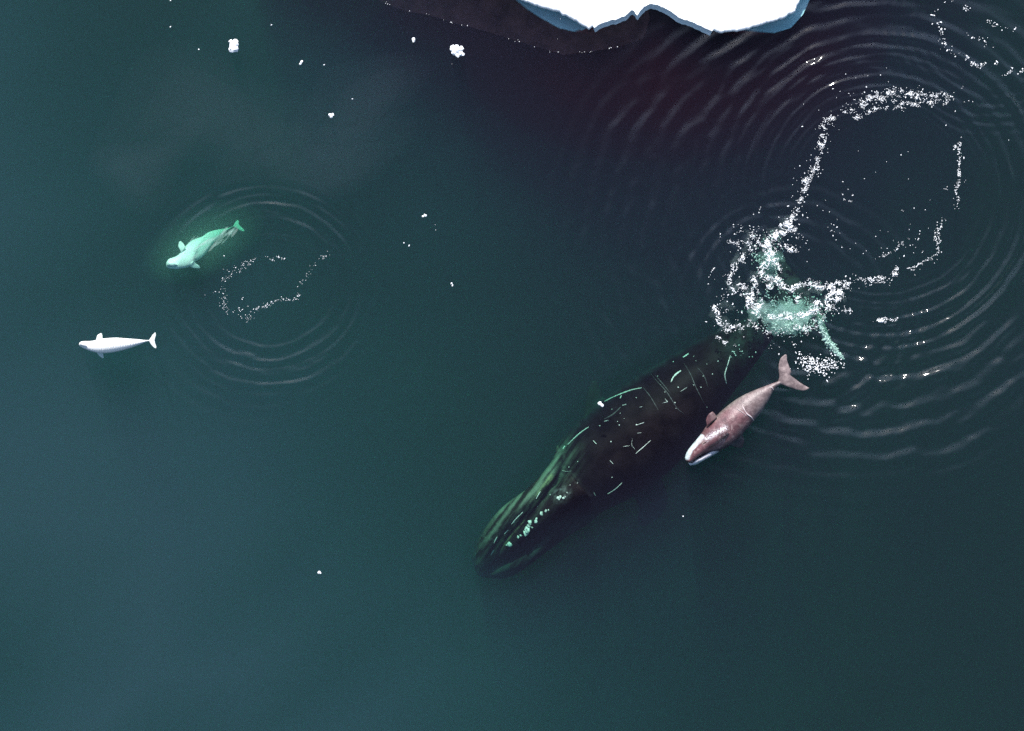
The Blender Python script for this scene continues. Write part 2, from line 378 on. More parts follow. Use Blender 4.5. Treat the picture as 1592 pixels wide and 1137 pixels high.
base = mixc(base, np.array([[.42, .50, .42]]), (1 - sstep(3, 7, polydist(px, py, [(1274, 490), (1280, 508), (1289, 527), (1300, 543), (1312, 557)])[0])) * .9)   # white trailing edge of the fluke
base = mixc(base, np.array([[.25, .25, .24]]), (1 - sstep(0, 30, polydist(px, py, [(1196, 400), (1236, 455)])[0])) * .12)
tl = sstep(1085, 1180, px + .25 * (560 - py)); base = mixc(base, np.array([[.03, .05, .045]]), tl * .7 * np.clip(.7 + fbm(px / 12, py / 12, 59, 3), 0, 1))  # tail's fade into the water painted as paler green skin
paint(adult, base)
tag(adult, 'huge dark adult whale just under the water, scattered with pale scars', 'whale')

def bvh(ob):
    return BVHTree.FromPolygons([v.co for v in ob.data.vertices], [tuple(p.vertices) for p in ob.data.polygons])
def on_skin(tree, x, y, lift=.0):
    d = (at(x, y, 0) - Vector((0, 0, H))).normalized()
    h = tree.ray_cast(Vector((0, 0, H)), d)
    return (h[0] + h[1] * lift, h[1]) if h[0] else (None, None)
def scar(name, ob, tree, pts, wpx, mat, label=None):
    """a low ridge of pale tissue following the skin"""
    L = max(3, int(sum(math.dist(pts[i], pts[i + 1]) for i in range(len(pts) - 1)) / 2.2) + 2)
    P = smooth_path(pts, L) if len(pts) > 2 else np.column_stack([np.linspace(pts[0][k], pts[1][k], L) for k in (0, 1)])
    V, F = [], []
    for i in range(L):
        a = P[min(i + 1, L - 1)] - P[max(i - 1, 0)]; a = a / (np.hypot(*a) + 1e-9); nrm = np.array([-a[1], a[0]])
        wd = wpx * .5 * (math.sin(math.pi * (i + .5) / L) ** .5) * (.45 + .9 * random.random())
        for k, up in ((-1, -.03), (-.45, .025), (.45, .025), (1, -.03)):
            q = P[i] + nrm * wd * k
            h, n_ = on_skin(tree, q[0], q[1], up)
            if h is None: return None
            V.append(h)
        if i:
            b = (i - 1) * 4
            for k in range(3): F.append((b + k, b + k + 1, b + k + 5, b + k + 4))
    if L < 2: return None
    return link(name, V, F, mat, ob)
def blob(cx, cy, cz, r, sub=0, squash=.5, rough=.3, stretch=1.0, rot=0.0):
    """lumpy little pebble shape: verts, faces"""
    nlat, nlon = (3, 5) if sub == 0 else (5, 9) if sub == 1 else (14, 24)
    V = [Vector((0, 0, 1))]; F = []
    for i in range(1, nlat):
        for j in range(nlon):
            t, f = math.pi * i / nlat, 2 * math.pi * (j + .5 * (i % 2)) / nlon
            V.append(Vector((math.sin(t) * math.cos(f), math.sin(t) * math.sin(f), math.cos(t))))
    V.append(Vector((0, 0, -1))); n = len(V) - 1
    for j in range(nlon):
        F.append((0, 1 + j, 1 + (j + 1) % nlon)); F.append((n, 1 + (nlat - 2) * nlon + (j + 1) % nlon, 1 + (nlat - 2) * nlon + j))
        for i in range(nlat - 2):
            a, b = 1 + i * nlon, 1 + (i + 1) * nlon
            F.append((a + j, b + j, b + (j + 1) % nlon, a + (j + 1) % nlon))
    out = []
    c_, s_ = math.cos(rot), math.sin(rot)
    for v in V:
        q = r * (1 + rough * random.uniform(-1, 1))
        x, y = v.x * q * stretch, v.y * q
        out.append(Vector((cx + x * c_ - y * s_, cy + x * s_ + y * c_, cz + v.z * q * squash)))
    return out, F

T = bvh(adult)
def c1(x, y): return (720 + x / 2.915, 520 + y / 2.915)
def c3(x, y): return (1080 + x / 4.062, 320 + y / 4.062)
lines = [([(640, 305), (680, 285), (720, 268), (765, 252), (810, 243)], 1.7), ([(475, 500), (510, 465), (540, 440), (570, 420)], 1.6),
         ([(942, 217), (952, 195), (968, 178), (988, 165)], 4.6), ([(997, 105), (1022, 88)], 2.2), ([(782, 540), (815, 512), (850, 480)], 1.9),
         ([(785, 412), (820, 400)], 2.0), ([(590, 482), (605, 498)], 2.2), ([(665, 572), (680, 587)], 2.4), ([(655, 722), (690, 700), (720, 672)], 1.0),
         ([(412, 527), (420, 512)], 2.6), ([(452, 520), (462, 505)], 1.6), ([(985, 260), (1000, 250), (1015, 240)], 1.8), ([(800, 332), (813, 328)], 1.8),
         ([(725, 508), (755, 505)], 1.1), ([(722, 323), (740, 318)], 1.1), ([(450, 617), (470, 622), (492, 620)], 1.1), ([(905, 312), (928, 306)], 1.6),
         ([(915, 292), (926, 306)], 2.0), ([(712, 290), (718, 278)], 1.2), ([(788, 448), (808, 446)], 1.0), ([(592, 715), (600, 732)], 1.0), ([(640, 395), (660, 391)], 1.0),
         ([(125, 1000), (140, 975)], 2.2), ([(140, 945), (155, 915)], 2.4), ([(218, 860), (240, 835), (270, 805)], 1.6), ([(330, 745), (350, 712)], 2.0), ([(185, 905), (205, 885)], 1.2),
         ([(778, 520), (764, 500), (768, 470)], .8), ([(650, 800), (675, 796)], 1.6)]
for pts, wd in lines:
    scar('scar', adult, T, [c1(*p_) for p_ in pts], wd * .72, M['scar'])
scar('scar', adult, T, [c3(225, 945), c3(214, 985), c3(200, 1030), c3(190, 1070), c3(200, 1125)], 2.2, M['scar'])
for pts in ([(850, 180), (885, 220), (925, 265), (970, 335), (1000, 360)], [(1000, 130), (1030, 180), (1055, 240), (1090, 310)], [(815, 240), (850, 285), (885, 345)], [(870, 185), (905, 225), (935, 262)],
            [(1060, 150), (1090, 185), (1110, 240)], [(640, 385), (680, 362), (715, 330)]):
    scar('faint_scar', adult, T, [c1(*p_) for p_ in pts], 2.0, M['faint_scar'])
dots = [(785, 288), (712, 358), (675, 340), (620, 415), (708, 412), (670, 487), (520, 577), (485, 683), (518, 674), (675, 648), (895, 230), (1045, 100), (1055, 120), (1088, 190),
        (1045, 230), (1078, 240), (965, 335), (1155, 122), (480, 602), (337, 780), (882, 190), (915, 262), (975, 240), (1105, 135), (952, 125), (700, 395), (730, 382), (1105, 330), (1130, 180), (785, 410), (960, 310)]
def skin_blob(name, x, y, rpx, mat=None, sub=1, st=1.0):
    h, n_ = on_skin(T, *c1(x, y))
    if h is None: return
    v, f = blob(h.x, h.y, h.z, rpx / 40, sub, .35, .25, st, random.random() * 3)
    link(name, v, f, mat or M['patch' if name == 'white_patch' else 'scar'], adult)
for x, y in dots: skin_blob('scar', x, y, random.uniform(.5, 1.1))
for x, y, r_ in ((213, 950, 4.2), (197, 955, 1.4), (250, 918, 2.2), (262, 912, 1.8), (283, 900, 4.0), (292, 888, 5.0), (298, 868, 3.0), (304, 853, 3.8), (313, 875, 1.6), (330, 848, 2.8), (333, 836, 1.8), (357, 814, 3.0), (376, 800, 2.2), (387, 797, 1.4),
                 (430, 742, 2.2), (441, 738, 2.4), (436, 748, 1.4), (455, 742, 2.0), (462, 736, 1.3), (230, 850, 1.5), (395, 728, 1.0), (472, 718, 1.2)):
    skin_blob('white_patch', x, y, r_, st=1.25)
v, f = blob(*at(934, 629, -1.0), .09, 1, .6, .4, 1.5, -.8)

# --- young bowhead calf at the surface
def c2(x, y): return (1030 + x / 5.167, 520 + y / 5.167)
def cc(l): return [c2(*q) for q in l]
CL = cc([(205, 1035), (180, 1000), (205, 930), (300, 812), (352, 738), (430, 655), (540, 560), (650, 488), (780, 432), (880, 395), (940, 372)])
CR = cc([(215, 1045), (262, 1050), (345, 1005), (455, 945), (565, 880), (660, 780), (738, 690), (808, 605), (858, 520), (905, 432), (962, 392)])
calf_body = loft(CL, CR, [-.36, -.36, -.36, -.36, -.36, -.36, -.34, -.26, -.14, -.02, .03], [.08, .28, .42, .55, .62, .64, .56, .44, .30, .18, .10], 90, 40)
calf_ros = loft(cc([(200, 1015), (240, 950), (310, 870), (385, 795), (470, 720)]), cc([(222, 1032), (300, 975), (370, 925), (445, 880), (540, 810)]), [-.05, .02, .06, .08, .05], [.1, .20, .27, .31, .33], 40, 24)
calf_lip = loft(cc([(205, 1035), (290, 985), (365, 940), (430, 920)]), cc([(225, 1056), (330, 1012), (400, 972), (448, 938)]), [-.18, -.13, -.12, -.15], [.08, .18, .19, .1], 30, 18)
calf_fl = loft(cc([(985, 158), (945, 195), (930, 265), (936, 340), (930, 385), (975, 412), (1050, 438), (1130, 456), (1176, 440)]),
               cc([(1003, 166), (1003, 205), (1018, 255), (1036, 300), (1028, 325), (1062, 352), (1105, 385), (1150, 412), (1180, 428)]), [.07] * 9, [.015, .03, .05, .07, .08, .07, .05, .03, .015], 60, 14)
calf_f1 = loft(cc([(355, 735), (348, 690), (366, 645), (398, 620)]), cc([(440, 665), (432, 655), (424, 640), (404, 620)]), [-.05, .0, .05, .07], [.09, .06, .04, .02], 24, 12)
calf_f2 = loft(cc([(530, 870), (570, 905), (630, 915)]), cc([(640, 800), (660, 850), (645, 905)]), [-.45, -.6, -.75], [.09, .06, .02], 24, 12)
calf = fuse('whale_calf', [calf_body, calf_ros, calf_lip, calf_fl, calf_f1, calf_f2], .022, M['calf'], 3)
c, px, py = verts_px(calf)
qx, qy = (px - 1030) * 5.167, (py - 520) * 5.167
along = ((qx - 200) * .66 + (1040 - qy) * .75) / 1150      # 0 snout .. ~1 flukes
brown = np.array([[.155, .068, .075]]); grey = np.array([[.21, .155, .15]]); pale = np.array([[.29, .225, .21]]); white = np.array([[.85, .85, .88]])
mott = fbm(qx / 60, qy / 60, 61, 4)
b = mixc(brown * np.ones((len(px), 1)), grey, sstep(.35, .62, along + .12 * mott))
b = mixc(b, pale, np.exp(-(polydist(qx, qy, [(430, 660), (520, 590), (650, 505), (760, 450)])[0] / 45) ** 2) * .55)
b = mixc(b, brown * 1.15, np.exp(-(polydist(qx, qy, [(520, 650), (620, 650), (690, 690)])[0] / 50) ** 2) * .8)
b = mixc(b, grey * .75, np.exp(-(polydist(qx, qy, [(935, 300), (960, 350), (1040, 370)])[0] / 32) ** 2) * (.5 + mott))
b = mixc(b, pale * 1.2, sstep(0, 1, (qx > 920) * np.clip(.2 + 1.2 * mott, 0, 1)) * .5)
lip1 = 1 - sstep(14, 30, polydist(qx, qy, [(195, 985), (225, 925), (265, 880), (312, 825)])[0] + 7 * mott)
b = mixc(b, white, lip1 * .95)
lip2 = 1 - sstep(16, 27, polydist(qx, qy, [(228, 1048), (300, 1018), (360, 985), (430, 948)])[0] + 6 * mott)
b = mixc(b, white, lip2)
mouth, tm = polydist(qx, qy, [(205, 1022), (240, 1030), (290, 985), (340, 960), (400, 935), (470, 925)])
b = mixc(b, np.array([[.02, .012, .016]]), 1 - sstep(3, 10, mouth))
sp = np.exp(-(polydist(qx, qy, [(350, 840), (400, 810), (450, 780), (505, 752)])[0] / 20) ** 2)  # highlight on the wet back painted as white speckles
b = mixc(b, white * .9, sp * np.clip(.6 + 1.6 * gnoise(qx / 11, qy / 11, 71), 0, 1))
sp = np.exp(-(polydist(qx, qy, [(480, 850), (500, 790), (540, 750)])[0] / 28) ** 2)
b = mixc(b, pale * 1.6, sp * np.clip(gnoise(qx / 12, qy / 12, 72) * 2.2, 0, 1))
b = mixc(b, pale * 1.5, np.exp(-(polydist(qx, qy, [(290, 870), (320, 850), (330, 880)])[0] / 12) ** 2) * .6)
b = mixc(b, np.array([[.06, .035, .05]]), np.exp(-(polydist(qx, qy, [(440, 925), (520, 895), (620, 850)])[0] / 26) ** 2) * .8)
dk = polydist(qx, qy, [(920, 385), (900, 415)])[0]; b = mixc(b, grey * .5, np.exp(-(dk / 14) ** 2) * .7)
b = mixc(b, pale * 1.25, sstep(.18, .5, fbm(qx / 34, qy / 34, 66, 4)) * .35)
b = b * (1 + .45 * mott)[:, None]
paint(calf, np.clip(b, .004, .9))
tag(calf, 'pinkish brown young whale at the surface with white lips beside the large dark whale', 'whale')
Tc = bvh(calf)
for pts, wd in ([(640, 572), (655, 600), (680, 640), (710, 662), (732, 690)], 2.0), ([(862, 425), (880, 428), (890, 445)], 1.5), ([(600, 600), (640, 625), (672, 655)], 1.0):
    scar('skin_crease', calf, Tc, cc(pts), wd, M['scar'])
h, _ = on_skin(Tc, *c2(490, 770))
for (x, y) in ((335, 878), (348, 868)):
    scar('blowhole', calf, Tc, cc([(x - 10, y + 6), (x + 8, y - 8)]), .9, M['adult'])

# --- belugas: one at the surface, one dived
def wrinkle(nt, p, base_bump):
    tc = N(nt, 'ShaderNodeTexCoord'); wv = N(nt, 'ShaderNodeTexWave', Scale=3.4, Distortion=2.0, Detail=2.0); wv.inputs['Detail Scale'].default_value = 1.5
    nt.links.new(tc.outputs['Object'], wv.inputs['Vector'])
    bp = N(nt, 'ShaderNodeBump', Strength=.55, Distance=.035); nt.links.new(wv.outputs['Fac'], bp.inputs['Height'])
    nt.links.new(base_bump.outputs['Normal'], bp.inputs['Normal']); nt.links.new(bp.outputs['Normal'], p.inputs['Normal'])
mb = skin_mat('beluga_wrinkled_skin', (.84, .84, .81), (.92, .92, .89), .4, 2.5, .006, 12, spec=.4)
nt = mb.node_tree; wrinkle(nt, nt.nodes['Principled BSDF'], [n for n in nt.nodes if n.type == 'BUMP'][0])
def beluga(name, f, z0, mat, vox=.018, zt=0.0, outline=None):
    """outline in the 8.844x crop frame mapped by f to photo pixels; zt: how much deeper the tail lies"""
    g = lambda l: [f(*q) for q in l]
    top = [(202, 492), (214, 462), (262, 447), (350, 446), (430, 434), (530, 412), (700, 399), (850, 409), (1000, 420), (1100, 431), (1172, 434)]
    bot = [(204, 498), (222, 522), (300, 562), (400, 597), (500, 613), (600, 611), (750, 587), (900, 545), (1050, 490), (1120, 460), (1178, 444)]
    bd = loft(g(top), g(bot), [z0 + zt * t for t in (0, .0, .05, .1, .2, .3, .4, .55, .7, .9, 1)], [.04, .12, .19, .24, .27, .28, .26, .21, .15, .09, .04], 70, 32)
    melon = loft(g([(212, 476), (250, 462), (300, 470)]), g([(214, 496), (262, 520), (320, 530)]), [z0 + .06, z0 + .1, z0 + .1], [.04, .12, .12], 20, 16)
    fl = loft(g([(1248, 318), (1210, 360), (1178, 410), (1162, 438), (1172, 465), (1195, 505), (1238, 552)]), g([(1262, 326), (1264, 360), (1256, 400), (1246, 440), (1254, 475), (1268, 510), (1276, 552)]),
              [z0 + zt + .02] * 7, [.008, .016, .024, .03, .024, .016, .008], 44, 12)
    f1 = loft(g([(436, 440), (442, 385), (462, 358), (492, 338)]), g([(530, 425), (525, 390), (524, 360), (514, 336)]), [z0 - .02, z0, z0, z0 + .02], [.05, .035, .025, .01], 22, 12)
    f2 = loft(g([(430, 585), (462, 635), (500, 668), (528, 688)]), g([(545, 590), (538, 625), (546, 655), (544, 680)]), [z0 - .08, z0 - .14, z0 - .18, z0 - .22], [.05, .035, .025, .01], 22, 12)
    return fuse(name, [bd, melon, fl, f1, f2], vox, mat, 2)
b1 = beluga('beluga_whale', lambda x, y: (100 + x / 8.844, 480 + y / 8.844), -.10, mb)
tag(b1, 'small pure white whale floating at the surface, pointing left, with spread fins', 'whale', 'white belugas')
# the dived one is the same kind of animal, turned, about two metres down
def fb(x, y):
    u = (x - 200) / 1060; v = 1.4 * (1 - .5 * u) * (y - 490 + 20 * u) / 1060          # along, across
    L = 132
    a = R(-27 - 6 * math.sin(u * 3.0))
    return (259 + L * (u * math.cos(a) - v * math.sin(a)), 411 + L * (u * math.sin(a) + v * math.cos(a)) + 3)
b2 = beluga('beluga_whale', fb, -1.15, M['beluga'], .018, -1.9)
co, px, py = verts_px(b2)          # ripple refraction put into the shape: outline wobbles along the ring waves
dx, dy = px - 418, py - 440; rr = np.hypot(dx, dy); am = .035 * np.sin(rr / 19 * 2 * np.pi + .4 * np.sin(px / 9))
co[:, 0] += am * dx / rr; co[:, 1] -= am * dy / rr
b2.data.vertices.foreach_set('co', co.ravel()); b2.data.update()
tag(b2, 'submerged white whale glowing green under ripples, nose pointing lower left', 'whale', 'white belugas')

# ------------------------------------------------------------------ ice
def c7(x, y): return (560 + x / 2.151, y / 2.151)
def rough_edge(pts, amp, seed, step=1.5):
    out = []
    for i in range(len(pts) - 1):
        n = max(2, int(math.dist(pts[i], pts[i + 1]) / step))
        for k in range(n):
            t = k / n
            out.append((pts[i][0] * (1 - t) + pts[i + 1][0] * t, pts[i][1] * (1 - t) + pts[i + 1][1] * t))
    out.append(pts[-1]); A = np.array(out)
    A[:, 0] += amp * fbm(A[:, 0] / 9, A[:, 1] / 9, seed, 3); A[:, 1] += amp * fbm(A[:, 0] / 9 + 40, A[:, 1] / 9, seed + 3, 3)
    return A
def slab(name, edge, back, zt, zb_, mat, parent=None, seed=1, undercut=0.0, crown=.12):
    """thick floe: irregular front edge (photo px) closed by a far back edge; rounded rim rings"""
    P = [at(x, y, zt) for x, y in edge] + [Vector(q) for q in back]
    cx = sum(q.x for q in P) / len(P); cy = sum(q.y for q in P) / len(P)
    rings = [(-.10 + undercut, zb_), (undercut * .6, zb_ * .5), (0.0, min(-.02, zt - .1)), (.0, zt * .6 + .4 * min(0, zt)), (-.03, zt - .02), (-.07, zt)]
    n = len(P); V, F = [], []
    nor = []
    for i in range(n):
        a, b_ = P[(i + 9) % n], P[i - 9]; t = Vector((a.x - b_.x, a.y - b_.y, 0)).normalized(); q = Vector((t.y, -t.x, 0))
        if q.dot(Vector((P[i].x - cx, P[i].y - cy, 0))) < 0: q = -q
        nor.append(q)
    for off, z in rings:
        for i in range(n):
            q = P[i] + nor[i] * off if abs(off) < .3 else P[i] + (Vector((cx, cy, 0)) - P[i]).normalized() * -off
            V.append(Vector((q.x, q.y, z)))
    m_ = len(rings)
    for r_ in range(m_ - 1):
        for i in range(n):
            j = (i + 1) % n
            F.append((r_ * n + i, r_ * n + j, (r_ + 1) * n + j, (r_ + 1) * n + i))
    F.append(tuple(range((m_ - 1) * n, m_ * n)))
    F.append(tuple(range(n))[::-1])
    o = link(name, V, F, mat, parent, smooth=False)
    return o
edge = rough_edge([c7(*q) for q in [(470, -40), (540, 0), (600, 22), (660, 38), (705, 62), (765, 97), (805, 72), (850, 60), (882, 48), (906, 28), (925, 45), (945, 18), (975, 6), (1000, 14), (1035, 26), (1070, 55), (1130, 76), (1200, 108), (1280, 101), (1350, 80), (1420, 58), (1455, 38), (1470, 0), (1480, -60)]], 1.6, 5)
back = [(17.5, 19, .2), (19, 27, .2), (10, 33, .2), (-3, 32, .2), (-10, 26, .2), (-9, 18.5, .2)]
floe = slab('ice_floe', edge, back, .15, -.15, M['ice'], undercut=-.1)
tag(floe, 'large bright white ice floe with a ragged edge along the top', 'ice floe')
sh_edge = rough_edge([c7(*q) for q in [(440, -60), (520, 0), (560, 32), (610, 64), (665, 94), (715, 106), (750, 92), (800, 40), (830, -60), (900, -110), (1010, -110), (1110, -60), (1170, 40), (1220, 90), (1310, 104), (1385, 110), (1440, 94), (1480, 50), (1503, 0), (1515, -60)]], .35, 8)
shelf = slab('submerged_shelf', sh_edge, [(18, 19, -.5), (20, 28, -.5), (10, 34, -.5), (-4, 33, -.5), (-12, 27, -.5), (-11, 18.5, -.5)], -.55, -3.0, M['shelf'], floe, undercut=-.8)

# thin new ice beside the floe
m = bpy.data.materials.new('thin_clear_ice'); m.use_nodes = True; nt = m.node_tree; p = nt.nodes['Principled BSDF']
p.inputs['Base Color'].default_value = (.62, .42, .52, 1); p.inputs['Roughness'].default_value = .5
tc = N(nt, 'ShaderNodeTexCoord'); no = N(nt, 'ShaderNodeTexNoise', Scale=1.3, Detail=8.0, Roughness=.7); mr = N(nt, 'ShaderNodeMapRange')
mr.inputs[1].default_value = .3; mr.inputs[2].default_value = .7; mr.inputs[3].default_value = .001; mr.inputs[4].default_value = .007
nt.links.new(tc.outputs['Object'], no.inputs['Vector']); nt.links.new(no.outputs['Fac'], mr.inputs[0]); nt.links.new(mr.outputs[0], p.inputs['Alpha'])
film_edge = rough_edge([(575, -12), (588, 0), (630, 18), (667, 23), (709, 37), (746, 46), (811, 66), (848, 77), (876, 85), (909, 82), (960, 74), (1000, 60), (1010, 30)], 1.0, 12, 2.5)
V = []; nF = len(film_edge)
for x, y in film_edge: V.append(at(x, y, .045))
V += [Vector((5.0, 16.5, .045)), Vector((-7, 17.5, .045))]
n = len(V); V += [v_ - Vector((0, 0, .02)) for v_ in V]
film = link('thin_ice_sheet', V, [tuple(range(n))[::-1], tuple(range(n, 2 * n))] + [(i, (i + 1) % n, n + (i + 1) % n, n + i) for i in range(n)], m, smooth=False)
tag(film, 'thin clear ice skin with a fine frosted edge left of the white floe', 'thin ice')

def chunk(x, y, pieces, label):
    """pieces: (dx, dy, r, stretch, rot) in photo px"""
    V, F = [], []
    for dx, dy, r_, st, ro in pieces:
        q = at(x + dx, y + dy, .03)
        v, f = blob(q.x, q.y, q.z, r_ / 40, 1, .55, .22, st, ro)
        o = len(V); V += v; F += [tuple(i + o for i in q_) for q_ in f]
    ob = link('ice_chunk', V, F, M['ice'], smooth=False)
    tag(ob, label, 'ice chunk', 'small ice chunks afloat')
chunk(363, 72, [(0, 3, 7, 1.1, .3), (1, -2, 6.5, 1.2, 1.3), (3, -7, 4, 1, 0), (-3, 6, 4, 1.2, 0), (-5, -8, 2, 1.8, .6)], 'tall bright ice chunk, the largest left of the frame top, with a jagged upper end')
chunk(710, 79, [(0, 0, 6, 1.2, 0), (-6, -5, 4, 1, 0), (6, -3, 4.5, 1, 0), (6, 4, 4, 1, 0), (-4, 3, 4, 1, 0), (1, 7, 3.5, 1, 0), (-8, -2, 3, 1, 0), (0, -6, 3.5, 1, 0), (10, 6, 2.5, 1, 0)], 'lumpy round cluster of ice left of the big floe')
chunk(643, 62, [(0, 0, 2.6, 1.5, 1.5), (0, -1, 2, 1, 0)], 'small oval ice bit just left of the lumpy ice cluster')
chunk(468, 98, [(1, -2, 1.9, 1.2, 1), (-1, 1.5, 1.7, 1.2, .4)], 'pair of tiny joined ice bits between the two largest chunks')
chunk(515, 180, [(-2, -1, 2.4, 1, 0), (2.2, -1.5, 2.4, 1, 0), (0, 1.8, 2.2, 1, 0)], 'small heart shaped ice bit above the middle of the water')
chunk(496, 890, [(0, 0, 2.0, 1.3, .5), (2, 1.2, 1.3, 1, 0)], 'lone white ice speck in the empty lower left water')
chunk(660, 336, [(-2, .5, 1.5, 1.5, .2), (2, -.5, 1.4, 1.3, 1), (0, -2, 1.2, 1, 0)], 'dull grey ice fragment in mid water above a few faint specks')
chunk(702, 442, [(0, -1, 1.5, 1, 0), (1.5, 2, 1.0, 1.6, 1)], 'small comma shaped white bit in mid water above the dark whale')
chunk(628, 378, [(0, 0, 1.0, 1, 0)], 'tiny round white speck below the dull grey fragment, left of a longer speck')
chunk(636, 382, [(0, 0, 1.0, 1.7, 1)], 'tiny elongated white speck below the dull grey fragment')
chunk(934, 629, [(-1.5, -1.5, 2.6, 1.2, .5), (1.5, 1, 2.3, 1.2, -.5), (2.5, 2.6, 1.5, 1, 0)], 'pinkish white lump floating over the dark whale\'s left flank')
chunk(1062, 803, [(0, 0, 1.0, 1, 0)], 'single pale speck below the pink brown calf')
for x, y, l in ((422, 39, 'tiny ice speck above and left of the paired bits'), (309, 77, 'tiny flat ice speck left of the tall chunk'), (504, 101, 'tiny ice speck right of the paired bits'),
                (265, 42, 'tiny ice speck at upper left above the tall chunk'), (548, 154, 'tiny ice speck right of the heart shaped bit'), (265, 1, 'tiny ice speck cut by the top edge at left')):
    chunk(x, y, [(0, 0, .9, 1.4, .3)], l)

# ------------------------------------------------------------------ foam
def foam_mesh(name, x0, y0, x1, y1, strokes, thr, label, seed, cell=.5, lace=7.5, extra=None):
    """lacy foam: the wet-white cells where stroke strength times ridged noise passes a threshold, heaped up a little; px units"""
    gx, gy = np.meshgrid(np.arange(x0, x1, cell), np.arange(y0, y1, cell))
    fld = np.zeros(gx.shape)
    wx = gx + 5 * fbm(gx / 16, gy / 16, seed, 3); wy = gy + 5 * fbm(gx / 16 + 30, gy / 16, seed + 1, 3)
    for pts, wd, st in strokes:
        d, t = polydist(wx, wy, pts); fld = np.maximum(fld, st * np.exp(-(d / (wd * 1.35)) ** 2))
    ax = gx + 3 * fbm(gx / 9, gy / 9, seed + 2, 2); ay = gy + 3 * fbm(gx / 9 + 9, gy / 9, seed + 3, 2)
    ridge = 1 - np.abs(gnoise(ax / lace, ay / lace, seed + 4)) * 2.8
    fine = 1 - np.abs(gnoise(ax / (lace * .45), ay / (lace * .45), seed + 6)) * 2.6
    web = 1 - np.abs(gnoise(ax / 10.0, ay / 8.0, seed + 11)) * 9
    web2 = 1 - np.abs(gnoise(ax / 6.0 + 7, ay / 6.5, seed + 12)) * 7
    clump = .75 + .7 * fbm(gx / 13, gy / 13, seed + 5, 3)
    grain = 1.0 + .25 * gnoise(gx / 1.7, gy / 1.7, seed + 8)
    v = fld * clump * (np.clip(ridge, 0, 1) * .6 + np.clip(fine, 0, 1) * .4) * grain
    v = np.maximum(v, np.clip(fld * 1.5, 0, 1) * np.clip(np.maximum(web, web2), 0, 1) * clump * grain * .78)
    m_ = v > thr
    ny, nx = gx.shape; cellm = m_[:-1, :-1]
    cellm &= True
    idx = np.arange(nx * ny).reshape(ny, nx)
    F = np.stack([idx[:-1, :-1], idx[1:, :-1], idx[1:, 1:], idx[:-1, 1:]], -1)[cellm]
    used = np.unique(F); remap = np.zeros(nx * ny, int); remap[used] = np.arange(len(used))
    # height: heaped where strong; every border vertex dips under the surface
    cnt = np.zeros(nx * ny); np.add.at(cnt, F.ravel(), 1)
    hgt = np.where(cnt >= 4, .03 + .045 * np.clip(v.ravel() - thr, 0, .8), .012)
    sh_ = sea_height(gx, gy).ravel() + .02
    gxw = (gx.ravel() - 796) / 40; gyw = (568.5 - gy.ravel()) / 40
    V = np.column_stack([gxw, gyw, sh_ + hgt])[used]
    o = mesh_np(name, V, remap[F], M['foam'])
    tag(o, label, 'foam', kind='stuff'); return o
def foam_dots(name, strokes, label, rmin=.4, rmax=1.0, dens=.36):
    """strokes: (points, spread px, count)"""
    V, F = [], []
    for pts, sp, cnt in strokes:
        P = smooth_path(pts, 200) if len(pts) > 2 else np.column_stack([np.linspace(pts[0][k], pts[1][k], 200) for k in (0, 1)])
        for _ in range(int(cnt * dens)):
            i = rng.integers(0, 200)
            if gnoise(np.array([P[i][0] / 9.0]), np.array([P[i][1] / 9.0]), 5)[0] < -.25: continue
            x, y = P[i] + rng.normal(0, sp * 1.25, 2)
            r_ = rmin + (rmax - rmin) * rng.random() ** 3
            q = at(x, y, .03 + random.random() * .04)
            v, f = blob(q.x, q.y, q.z, r_ / 40, 0, .7, .25, 1 + random.random() ** 3 * 1.5, random.random() * 3)
            o = len(V); V += v; F += [tuple(i_ + o for i_ in q_) for q_ in f]
    o = link(name, V, F, M['foam'], smooth=False)
    tag(o, label, 'foam', kind='stuff'); return o
C3 = lambda l: [c3(*q) for q in l]
def c4(x, y): return (1180 + x / 2.707, 80 + y / 2.707)
C4 = lambda l: [c4(*q) for q in l]
churn = [(C3([(600, 130), (540, 165), (470, 215), (450, 265)]), 6, 1.9), (C3([(450, 265), (500, 330), (430, 400), (380, 470), (365, 540), (400, 620)]), 6.5, 1.5),
         (C3([(400, 620), (330, 600), (310, 560)]), 5, 1.2), (C3([(330, 630), (400, 690), (480, 710), (580, 700), (690, 700), (760, 640)]), 5.5, 1.15),
         (C3([(760, 640), (840, 620), (900, 560)]), 8, 1.5), (C3([(900, 570), (850, 520), (720, 505), (600, 515), (520, 500), (450, 440)]), 5.5, 1.15),
         (C3([(440, 470), (500, 430), (520, 480), (470, 500)]), 7, 1.0), (C3([(800, 500), (900, 520), (960, 500)]), 6, .95),
         (C3([(520, 400), (480, 300)]), 7, 1.1), (C3([(540, 250), (650, 280)]), 5, .95), (C3([(350, 170), (420, 240), (330, 240), (220, 220)]), 5, .8),
         (C3([(350, 290), (280, 350), (220, 430), (210, 500), (250, 530), (330, 500)]), 5.5, .95), (C3([(190, 560), (200, 650)]), 5, .65),
         (C3([(130, 650), (150, 720), (220, 780), (290, 760), (345, 740)]), 6.5, 1.0), (C3([(345, 740), (420, 790), (500, 800)]), 4, .85),
         (C3([(640, 600), (660, 560)]), 5, .9), (C3([(640, 760), (700, 780), (760, 740)]), 7, .8), (C3([(790, 640), (800, 720)]), 5, .8),
         (C3([(140, 830), (190, 870), (260, 885)]), 2.2, 1.2)]
foam_mesh('splash_foam', 1088, 330, 1335, 560, churn, .48, 'dense white splash foam churned over the dark whale\'s tail', 101)
